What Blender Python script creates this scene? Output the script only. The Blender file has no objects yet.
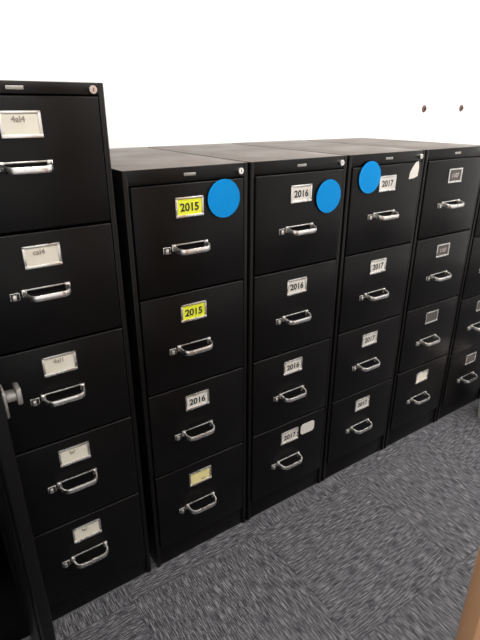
import bpy, bmesh, math, random
from mathutils import Vector, Matrix
random.seed(4)
scn = bpy.context.scene
scn.view_settings.view_transform = 'Standard'
scn.view_settings.look = 'None'
scn.view_settings.exposure = 0.68

# ---------------- materials ----------------
def mat(name, col, rough=0.5, metal=0.0, spec=0.5, nscale=None, namt=0.0, bump=0.0, bscale=200, coat=0.0):
    m = bpy.data.materials.new(name); m.use_nodes = True
    nt = m.node_tree; b = nt.nodes['Principled BSDF']
    b.inputs['Base Color'].default_value = (*col, 1)
    b.inputs['Roughness'].default_value = rough
    b.inputs['Metallic'].default_value = metal
    b.inputs['Specular IOR Level'].default_value = spec
    b.inputs['Coat Weight'].default_value = coat
    tc = nt.nodes.new('ShaderNodeTexCoord')
    if nscale:
        n = nt.nodes.new('ShaderNodeTexNoise'); n.inputs['Scale'].default_value = nscale
        n.inputs['Detail'].default_value = 5
        nt.links.new(tc.outputs['Object'], n.inputs['Vector'])
        r = nt.nodes.new('ShaderNodeMapRange')
        r.inputs['To Min'].default_value = max(0, rough-namt); r.inputs['To Max'].default_value = min(1, rough+namt)
        r.inputs['From Min'].default_value = .3; r.inputs['From Max'].default_value = .7
        nt.links.new(n.outputs['Fac'], r.inputs['Value'])
        nt.links.new(r.outputs['Result'], b.inputs['Roughness'])
    if bump:
        n2 = nt.nodes.new('ShaderNodeTexNoise'); n2.inputs['Scale'].default_value = bscale
        nt.links.new(tc.outputs['Object'], n2.inputs['Vector'])
        bp = nt.nodes.new('ShaderNodeBump'); bp.inputs['Strength'].default_value = bump; bp.inputs['Distance'].default_value = .001
        nt.links.new(n2.outputs['Fac'], bp.inputs['Height'])
        nt.links.new(bp.outputs['Normal'], b.inputs['Normal'])
    return m

M_black = mat('black_enamel', (.0026,.0023,.0023), .33, 0, .17, 9, .05, .06, 420)
M_case  = mat('black_case_enamel', (.003,.0026,.0024), .34, 0, .20, 6, .06, .06, 420)
M_top   = mat('dusty_sheen_case_top', (.105,.088,.076), .42, 0, .36, 5, .1, .08, 420)  # wall's grazing reflection painted into the base colour, along with dust
M_dark  = mat('dark_gap', (.0012,.0012,.0012), .9, 0, .1)
M_chrome= mat('satin_chrome', (.76,.74,.71), .30, 1.0, .5, 60, .06)
M_dullm = mat('dull_metal', (.34,.32,.30), .45, 1.0, .5, 60, .06)
M_paper = mat('label_paper', (.54,.52,.48), .7, 0, .3, 30, .05)
M_cream = mat('label_cream', (.60,.56,.47), .7, 0, .3, 30, .05)
M_yel   = mat('label_yellow', (.60,.62,.03), .7, 0, .3, 30, .05)
M_pyel  = mat('label_pale_yellow', (.62,.55,.25), .7, 0, .3, 30, .05)
M_dlab  = mat('label_dark', (.07,.06,.055), .6, 0, .3, 30, .05)
M_dtext = mat('label_dull_text', (.40,.37,.34), .7, 0, .3, 30, .05)
M_ink   = mat('ink', (.006,.006,.007), .7)
M_pink  = mat('faded_ink', (.25,.21,.17), .8)
M_blue  = mat('blue_card', (.0,.195,.51), .6, 0, .12, 20, .05)
M_badge = mat('badge', (.30,.29,.27), .35, .8)
M_wood  = mat('tan_door_wood', (.40,.215,.11), .5, 0, .4, 8, .1)
M_white = mat('white_plastic', (.75,.70,.67), .45, 0, .4, 10, .05)
M_mark  = mat('wall_mark_brown', (.16,.09,.07), .75, 0, .3, 12, .1)
M_trim  = mat('vinyl_baseboard', (.03,.03,.032), .5)

def wall_mat():
    m = mat('white_wall_paint', (.88,.87,.86), .75, 0, .25, 3, .08, .15, 160)
    nt = m.node_tree; b = nt.nodes['Principled BSDF']
    tc = nt.nodes.new('ShaderNodeTexCoord')
    n = nt.nodes.new('ShaderNodeTexNoise'); n.inputs['Scale'].default_value = 1.3; n.inputs['Detail'].default_value = 4
    nt.links.new(tc.outputs['Object'], n.inputs['Vector'])
    cr = nt.nodes.new('ShaderNodeValToRGB')
    cr.color_ramp.elements[0].position=.3; cr.color_ramp.elements[0].color=(.88,.87,.86,1)
    cr.color_ramp.elements[1].position=.7; cr.color_ramp.elements[1].color=(.91,.90,.895,1)
    nt.links.new(n.outputs['Fac'], cr.inputs['Fac']); nt.links.new(cr.outputs['Color'], b.inputs['Base Color'])
    return m
M_wall = wall_mat()
M_ceil = mat('ceiling_tile', (.8,.8,.78), .9, 0, .2, 5, .05, .4, 60)

def carpet_mat():
    m = bpy.data.materials.new('grey_carpet_tile'); m.use_nodes=True
    nt=m.node_tree; N=nt.nodes; L=nt.links; b=N['Principled BSDF']
    b.inputs['Roughness'].default_value=.95; b.inputs['Specular IOR Level'].default_value=.1
    tc=N.new('ShaderNodeTexCoord')
    def streak(sx,sy,seed):
        mp=N.new('ShaderNodeMapping'); mp.inputs['Scale'].default_value=(sx,sy,1); mp.inputs['Location'].default_value=(seed,seed*1.7,0)
        L.new(tc.outputs['Object'],mp.inputs['Vector'])
        n=N.new('ShaderNodeTexNoise'); n.inputs['Scale'].default_value=1; n.inputs['Detail'].default_value=3; n.inputs['Roughness'].default_value=.7
        L.new(mp.outputs['Vector'],n.inputs['Vector']); return n.outputs['Fac']
    a=streak(24,300,3.1); c=streak(300,24,8.2)
    off=N.new('ShaderNodeMapping'); off.inputs['Location'].default_value=(10.11,10.07,.013)
    L.new(tc.outputs['Object'],off.inputs['Vector'])
    ck=N.new('ShaderNodeTexChecker'); ck.inputs['Scale'].default_value=1/.5
    L.new(off.outputs['Vector'],ck.inputs['Vector'])
    mx=N.new('ShaderNodeMix'); mx.data_type='FLOAT'
    L.new(ck.outputs['Fac'],mx.inputs[0]); L.new(a,mx.inputs[2]); L.new(c,mx.inputs[3])
    f=N.new('ShaderNodeTexNoise'); f.inputs['Scale'].default_value=380; f.inputs['Detail'].default_value=2
    L.new(tc.outputs['Object'],f.inputs['Vector'])
    ad=N.new('ShaderNodeMath'); ad.operation='MULTIPLY_ADD'; ad.inputs[1].default_value=.4
    L.new(f.outputs['Fac'],ad.inputs[0]); L.new(mx.outputs[0],ad.inputs[2])
    cr=N.new('ShaderNodeValToRGB'); e=cr.color_ramp.elements
    e[0].position=.57; e[0].color=(.021,.021,.025,1)
    e[1].position=.86; e[1].color=(.215,.213,.222,1)
    k=e.new(.70); k.color=(.062,.062,.068,1)
    L.new(ad.outputs[0],cr.inputs['Fac'])
    # tile seams
    sp=N.new('ShaderNodeSeparateXYZ'); L.new(off.outputs['Vector'],sp.inputs[0])
    def seam(o):
        md=N.new('ShaderNodeMath'); md.operation='FRACT'
        ml=N.new('ShaderNodeMath'); ml.operation='MULTIPLY'; ml.inputs[1].default_value=2; L.new(o,ml.inputs[0]); L.new(ml.outputs[0],md.inputs[0])
        l=N.new('ShaderNodeMath'); l.operation='LESS_THAN'; l.inputs[1].default_value=.007; L.new(md.outputs[0],l.inputs[0])
        return l.outputs[0]
    s1=seam(sp.outputs[0]); s2=seam(sp.outputs[1])
    mxx=N.new('ShaderNodeMath'); mxx.operation='MAXIMUM'; L.new(s1,mxx.inputs[0]); L.new(s2,mxx.inputs[1])
    sc_=N.new('ShaderNodeMath'); sc_.operation='MULTIPLY'; sc_.inputs[1].default_value=.45; L.new(mxx.outputs[0],sc_.inputs[0])
    cm=N.new('ShaderNodeMix'); cm.data_type='RGBA'; cm.inputs[7].default_value=(.02,.02,.025,1)
    L.new(sc_.outputs[0],cm.inputs[0]); L.new(cr.outputs['Color'],cm.inputs[6])
    L.new(cm.outputs[2],b.inputs['Base Color'])
    bp=N.new('ShaderNodeBump'); bp.inputs['Strength'].default_value=.5; bp.inputs['Distance'].default_value=.002
    L.new(ad.outputs[0],bp.inputs['Height']); L.new(bp.outputs['Normal'],b.inputs['Normal'])
    return m
M_carpet=carpet_mat()

# ---------------- mesh helpers ----------------
def add_box(bm, x0,x1,y0,y1,z0,z1, bev=0.0, mi=0, seg=2):
    r = bmesh.ops.create_cube(bm, size=1)
    vs = r['verts']
    bmesh.ops.scale(bm, vec=(x1-x0,y1-y0,z1-z0), verts=vs)
    bmesh.ops.translate(bm, vec=((x0+x1)/2,(y0+y1)/2,(z0+z1)/2), verts=vs)
    fs=set(f for v in vs for f in v.link_faces)
    for f in fs: f.material_index=mi
    if bev:
        es=set(e for v in vs for e in v.link_edges)
        bmesh.ops.bevel(bm, geom=list(es), offset=bev, segments=seg, affect='EDGES', profile=.5)

def add_cyl(bm, c, r, depth, axis='Y', seg=32, mi=0, r2=None, bev=0):
    rot = {'Y':Matrix.Rotation(math.pi/2,4,'X'),'Z':Matrix.Identity(4),'X':Matrix.Rotation(math.pi/2,4,'Y')}[axis]
    g=bmesh.ops.create_cone(bm, cap_ends=True, segments=seg, radius1=r, radius2=r if r2 is None else r2, depth=depth, matrix=Matrix.Translation(c)@rot)
    for v in g['verts']:
        for f in v.link_faces: f.material_index=mi
    if bev:
        es=[e for e in set(e for v in g['verts'] for e in v.link_edges) if any(len(f.verts)>4 for f in e.link_faces)]
        bmesh.ops.bevel(bm, geom=es, offset=bev, segments=2, affect='EDGES')

def finish(bm, name, mats, parent=None, smooth=True, topmat=None, H=0):
    me=bpy.data.meshes.new(name); bm.normal_update()
    if topmat is not None:
        for f in bm.faces:
            if f.normal.z>.9 and f.calc_center_median().z>H-.004: f.material_index=topmat
    bm.to_mesh(me); bm.free()
    for m in mats: me.materials.append(m)
    o=bpy.data.objects.new(name, me); scn.collection.objects.link(o)
    if smooth:
        for p in me.polygons: p.use_smooth=True
        try:
            me.set_sharp_from_angle(angle=math.radians(35))
        except Exception: pass
    if parent: o.parent=parent
    return o

def empty(name, loc):
    e=bpy.data.objects.new(name,None); e.location=loc; e.empty_display_size=.1
    scn.collection.objects.link(e); return e

# ---------------- handle (bail pull) swept profile ----------------
def sweep(bm, pts, h, t, mi=0):
    rings=[]
    prof=[]
    for k in range(12):
        a=2*math.pi*k/12
        ca,sa=math.cos(a),math.sin(a)
        prof.append((math.copysign(abs(ca)**.6,ca)*t/2, math.copysign(abs(sa)**.6,sa)*h/2))
    for i,p in enumerate(pts):
        p=Vector(p)
        d=(Vector(pts[min(i+1,len(pts)-1)])-Vector(pts[max(i-1,0)])).normalized()
        n=Vector((-d.y,d.x,0)).normalized()
        rings.append([bm.verts.new(p+n*a+Vector((0,0,b))) for a,b in prof])
    for i in range(len(rings)-1):
        for k in range(12):
            f=bm.faces.new((rings[i][k],rings[i][(k+1)%12],rings[i+1][(k+1)%12],rings[i+1][k])); f.material_index=mi
    for r,rev in ((rings[0],False),(rings[-1],True)):
        f=bm.faces.new(r if not rev else r[::-1]); f.material_index=mi

def handle_pts(w, proj, cx, y, z):
    pts=[]
    R=.020
    pts.append((-w/2,.002)); pts.append((-w/2,-.004)); pts.append((-w/2+.001,-(proj-R)))
    for k in range(1,8):
        a=math.pi/2*k/8
        pts.append((-w/2+.001+R*(1-math.cos(a)), -(proj-R)-R*math.sin(a)))
    m=[(-x,yy) for x,yy in pts[::-1]]
    n=8
    xs=pts[-1][0]
    mid=[(xs+(m[0][0]-xs)*i/n, -proj) for i in range(1,n)]
    allp=pts+mid+m
    return [(cx+x, y+yy, z-0.007*min(1,abs(yy)/proj)) for x,yy in allp]

def text(s, size, x, y, z, m, parent, name):
    cu=bpy.data.curves.new(name,'FONT'); cu.body=s; cu.size=size; cu.align_x='CENTER'; cu.align_y='CENTER'
    cu.offset=size*.03
    cu.materials.append(m)
    o=bpy.data.objects.new(name,cu); scn.collection.objects.link(o)
    o.parent=parent; o.location=(x,y,z); o.rotation_euler=(math.pi/2,0,0)
    return o

def cabinet(x0, x1, H, n, base, header, labels, depth=.69, yoff=0.0, handle_dx=-.011, lab_dx=-.002, lab_top=.064, han_top=.168, name='filing_cabinet', badge=True):
    W=x1-x0
    root=empty(name,(x0,yoff,0))
    bm=bmesh.new()
    t=.014
    add_box(bm,0,t,0,depth,0,H,.0025)
    add_box(bm,W-t,W,0,depth,0,H,.0025)
    add_box(bm,t-.001,W-t+.001,.0,depth,H-header,H,.0025)
    add_box(bm,t-.001,W-t+.001,.006,depth,0,base,.002)
    add_box(bm,t-.001,W-t+.001,depth-.01,depth-.002,base,H-header,0)
    add_box(bm,t-.001,W-t+.001,.020,.026,base-.002,H-header+.002,0,1)
    finish(bm,'case',[M_case,M_dark,M_top],root,True,2,H)
    ph=(H-header-base)/n
    bm=bmesh.new()
    for i in range(n):
        zt=H-header-i*ph; zb=zt-ph
        fx0,fx1=t+.0025,W-t-.0025
        add_box(bm,fx0,fx1,-.004,.019,zb+.0028,zt-.0028,.0028,0,3)
    finish(bm,'drawer_fronts',[M_black],root)
    bm=bmesh.new(); bp=bmesh.new()
    cx=W/2
    for i in range(n):
        zt=H-header-i*ph
        zl=zt-lab_top; zh=zt-han_top; yf=-.004
        lw,lh=.084,.053
        cl=cx+lab_dx
        add_box(bm,cl-lw/2,cl+lw/2,yf-.0035,yf+.001,zl+lh/2-.005,zl+lh/2,.001)
        add_box(bm,cl-lw/2,cl+lw/2,yf-.0045,yf+.001,zl-lh/2,zl-lh/2+.007,.0012)
        add_box(bm,cl-lw/2,cl-lw/2+.006,yf-.0035,yf+.001,zl-lh/2,zl+lh/2,.001)
        add_box(bm,cl+lw/2-.006,cl+lw/2,yf-.0035,yf+.001,zl-lh/2,zl+lh/2,.001)
        kind,txt=labels[i]
        mi={'w':0,'c':1,'y':2,'p':3,'d':4}[kind]
        add_box(bp,cl-lw/2+.004,cl+lw/2-.004,yf-.0018,yf-.0004,zl-lh/2+.004,zl+lh/2-.004,0,mi)
        if txt:
            if kind=='c':
                text(txt,.017,cl+random.uniform(-.008,.008),yf-.0024,zl+.010,M_pink,root,'label_text_%d'%i)
            elif kind=='d':
                text(txt,.022,cl,yf-.0024,zl,M_dtext,root,'label_text_%d'%i)
            elif kind=='p':
                text(txt,.010,cl+.012,yf-.0024,zl-.012,M_pink,root,'label_text_%d'%i)
            else:
                text(txt,.0285,cl,yf-.0024,zl-.001,M_ink,root,'label_text_%d'%i)
        hx=cx+handle_dx+.008
        sweep(bm,handle_pts(.100,.036,hx,yf,zh),.0150,.0065)
        for s in (-1,1):
            add_box(bm,hx+s*.050-.006,hx+s*.050+.006,yf-.004,yf+.001,zh-.010,zh+.009,.0015)
        add_box(bm,hx-.046,hx+.046,yf-.0022,yf+.001,zh+.004,zh+.008,.0008)
        lx=hx-.072
        add_box(bp,lx-.009,lx+.012,yf-.003,yf+.001,zh-.014,zh+.004,.001,5)
        add_box(bm,lx-.006,lx+.004,yf-.010,yf+.001,zh-.013,zh+.001,.002)
    add_cyl(bm,(W-.026,-.002,H-header/2-.002),.0085,.010,'Y',24,0,None,.001)
    add_box(bp,W-.0268,W-.0252,-.0076,-.0066,H-header/2-.006,H-header/2+.002,0,5)
    if badge:
        add_box(bp,cx-.017,cx+.017,-.0015,.001,H-header/2-.004,H-header/2+.003,.0006,6)
    finish(bm,'pulls_and_label_frames',[M_chrome],root)
    finish(bp,'label_cards',[M_paper,M_cream,M_yel,M_pyel,M_dlab,M_ink,M_badge],root)
    return root

L1=[('c','4al4'),('c','cal4'),('c','4al1'),('c','lal'),('c','lal')]
cabinet(-.388,-.013,1.51,5,.078,.025,L1,lab_dx=0,lab_top=.058,han_top=.139)
L2=[('y','2015'),('y','2015'),('w','2016'),('p','files')]
cabinet(.011,.379,1.32,4,.083,.038,L2,lab_dx=-.007,handle_dx=-.018)
L3=[('w','2016'),('w','2016'),('w','2016'),('w','2017')]
cabinet(.388,.766,1.32,4,.086,.038,L3)
L4=[('w','2017'),('w','2017'),('w','2017'),('w','2017')]
cabinet(.776,1.158,1.32,4,.090,.038,L4)
L5=[('d','1107'),('d','1107'),('d',''),('c','')]
cabinet(1.166,1.545,1.32,4,.095,.038,L5,depth=.67)
L6=[('d','1106'),('d','1106'),('d',''),('d','')]
cabinet(1.553,1.932,1.265,4,.08,.035,L6,lab_top=.060,han_top=.16)
cabinet(1.940,2.319,1.265,4,.08,.035,L6,lab_top=.060,han_top=.16)

def disc(x,z,r=.052):
    bm=bmesh.new(); add_cyl(bm,(0,0,0),r,.0012,'Y',72,0,None,.0003)
    o=finish(bm,'blue_paper_circle',[M_blue]); o.location=(x,-.0092,z)
disc(.294,1.230); disc(.687,1.2); disc(.870,1.245)

bm=bmesh.new()
pp=[(-.022,-.028),(.006,-.026),(.024,-.020),(.027,.008),(.020,.032),(.004,.026),(-.010,.010),(-.020,-.006)]
vs=[bm.verts.new((a,0,b)) for a,b in pp]; f=bm.faces.new(vs)
g=bmesh.ops.extrude_face_region(bm,geom=[f]); bmesh.ops.translate(bm,vec=(0,-.0008,0),verts=[v for v in g['geom'] if isinstance(v,bmesh.types.BMVert)])
o=finish(bm,'torn_paper_scrap',[M_paper]); o.location=(1.100,-.0045,1.252)
bm=bmesh.new(); add_box(bm,-.034,.034,-.0008,0,-.023,.023,0)
bmesh.ops.bevel(bm,geom=[e for e in bm.edges if abs(e.verts[0].co.y-e.verts[1].co.y)>.0005],offset=.006,segments=3,affect='EDGES')
o=finish(bm,'paper_tag',[M_paper]); o.location=(.664,-.0045,.325)

# ---------------- storage cabinet with open door at left ----------------
sc=empty('storage_cabinet',(0,0,0))
bm=bmesh.new()
sx0,sx1=-1.43,-.396; D=.60; SH=1.83
add_box(bm,sx0,sx0+.015,0,D,0,SH,.002); add_box(bm,sx1-.015,sx1,0,D,0,SH,.002)
add_box(bm,sx0+.014,sx1-.014,0,D,SH-.02,SH,.002); add_box(bm,sx0+.014,sx1-.014,0,D,0,.06,.002)
add_box(bm,sx0+.014,sx1-.014,D-.012,D,.05,SH-.01)
for z in (.45,.85,1.25): add_box(bm,sx0+.014,sx1-.014,.03,D-.01,z,z+.018,.002)
finish(bm,'carcass',[M_dark],sc)
bm=bmesh.new(); add_box(bm,sx0+.003,(sx0+sx1)/2-.002,-.02,-.001,.05,SH-.01,.003)
finish(bm,'closed_door',[M_black],sc)
bm=bmesh.new()
add_box(bm,-.408,-.389,-.545,-.004,.02,SH-.01,.003)
add_box(bm,-.412,-.407,-.50,-.05,.06,SH-.06,.002)
finish(bm,'open_door',[M_black],sc)
bm=bmesh.new()
add_box(bm,-.390,-.384,-.535,-.500,1.072,1.112,.003)
add_box(bm,-.385,-.368,-.528,-.510,1.092,1.104,.003)
add_box(bm,-.371,-.364,-.531,-.505,1.086,1.110,.002)
finish(bm,'door_handle',[M_dullm],sc)

# ---------------- room ----------------
WY=.775
def room_box(name,x0,x1,y0,y1,z0,z1,m):
    bm=bmesh.new(); add_box(bm,x0,x1,y0,y1,z0,z1); return finish(bm,name,[m],None,False)
room_box('floor',-3,4.6,-3.2,WY+.1,-.05,0,M_carpet)
room_box('wall_back',-3,4.6,WY,WY+.1,0,2.75,M_wall)
room_box('wall_right',4.5,4.6,-3.2,WY,0,2.75,M_wall)
room_box('ceiling',-3,4.6,-3.2,WY+.1,2.75,2.8,M_ceil)
room_box('baseboard_back',-3,4.5,WY-.008,WY,0,.10,M_trim)

def anchor(x,z):
    bm=bmesh.new()
    add_cyl(bm,(0,0,0),.020,.006,'Y',20,0,.015)
    add_cyl(bm,(0,-.004,0),.007,.006,'Y',12,1)
    o=finish(bm,'wall_anchor',[M_mark,M_ink]); o.location=(x,WY-.003,z)
anchor(2.145,1.452); anchor(2.498,1.455)

# open wooden door at right foreground
dr=empty('open_wooden_door',(.162,-.922,0)); ang=math.atan2(-.5606,.8281)
dr.rotation_euler=(0,0,ang)
bm=bmesh.new(); add_box(bm,0,.84,-.044,0,.012,2.04,.002)
finish(bm,'door_leaf',[M_wood],dr)
bm=bmesh.new()
for s,y in ((1,.0),(-1,-.044)):
    add_cyl(bm,(.065,y+s*.004,1.0),.027,.009,'Y',28)
    add_cyl(bm,(.065,y+s*.022,1.0),.009,.036,'Y',16)
    add_box(bm,.055,.175,y+s*.036-.006,y+s*.036+.006,.991,1.009,.004)
finish(bm,'lever_handle',[M_chrome],dr)

# wastebasket at right
bm=bmesh.new()
seg=40
prof=[(.0,.0),(.088,.0),(.092,.004),(.101,.235),(.104,.240),(.104,.247),(.098,.247),(.096,.238),(.088,.008),(0,.008)]
rings=[]
for r,z in prof:
    if r==0: rings.append([bm.verts.new((0,0,z))])
    else: rings.append([bm.verts.new((r*math.cos(2*math.pi*k/seg),r*math.sin(2*math.pi*k/seg),z)) for k in range(seg)])
for a,b in zip(rings,rings[1:]):
    for k in range(seg):
        k2=(k+1)%seg
        if len(a)==1: bm.faces.new((a[0],b[k2],b[k]))
        elif len(b)==1: bm.faces.new((a[k],a[k2],b[0]))
        else: bm.faces.new((a[k],a[k2],b[k2],b[k]))
bmesh.ops.recalc_face_normals(bm,faces=bm.faces[:])
o=finish(bm,'wastebasket',[M_white]); o.location=(1.835,-.156,.0)

# ---------------- lights ----------------
M_em=bpy.data.materials.new('fluorescent_diffuser'); M_em.use_nodes=True
nt=M_em.node_tree; b=nt.nodes['Principled BSDF']
b.inputs['Emission Color'].default_value=(1,.97,.94,1); b.inputs['Emission Strength'].default_value=11.5
b.inputs['Base Color'].default_value=(.8,.8,.8,1)
for x,y in ((-.6,-.75),(1.4,-.75),(3.2,-.75),(.4,-2.4),(2.4,-2.4)):
    root=empty('ceiling_light',(x,y,2.75))
    bm=bmesh.new()
    add_box(bm,-.62,.62,-.32,-.30,-.03,0); add_box(bm,-.62,.62,.30,.32,-.03,0)
    add_box(bm,-.62,-.60,-.30,.30,-.03,0); add_box(bm,.60,.62,-.30,.30,-.03,0)
    finish(bm,'frame',[M_white],root)
    bm=bmesh.new(); add_box(bm,-.60,.60,-.30,.30,-.022,-.006)
    finish(bm,'diffuser',[M_em],root)
w=bpy.data.worlds.new('world'); scn.world=w; w.use_nodes=True
w.node_tree.nodes['Background'].inputs[0].default_value=(1,.98,.96,1)
w.node_tree.nodes['Background'].inputs[1].default_value=.8

# ---------------- camera ----------------
cd=bpy.data.cameras.new('camera'); cam=bpy.data.objects.new('camera',cd); scn.collection.objects.link(cam)
cam.location=(-.442,-1.174,1.46)
cam.rotation_euler=(math.radians(90-23.3),0,-math.atan2(.5606,.8281))
cd.sensor_fit='VERTICAL'; cd.sensor_height=36; cd.lens=494/640*36; cd.clip_start=.02
scn.camera=cam
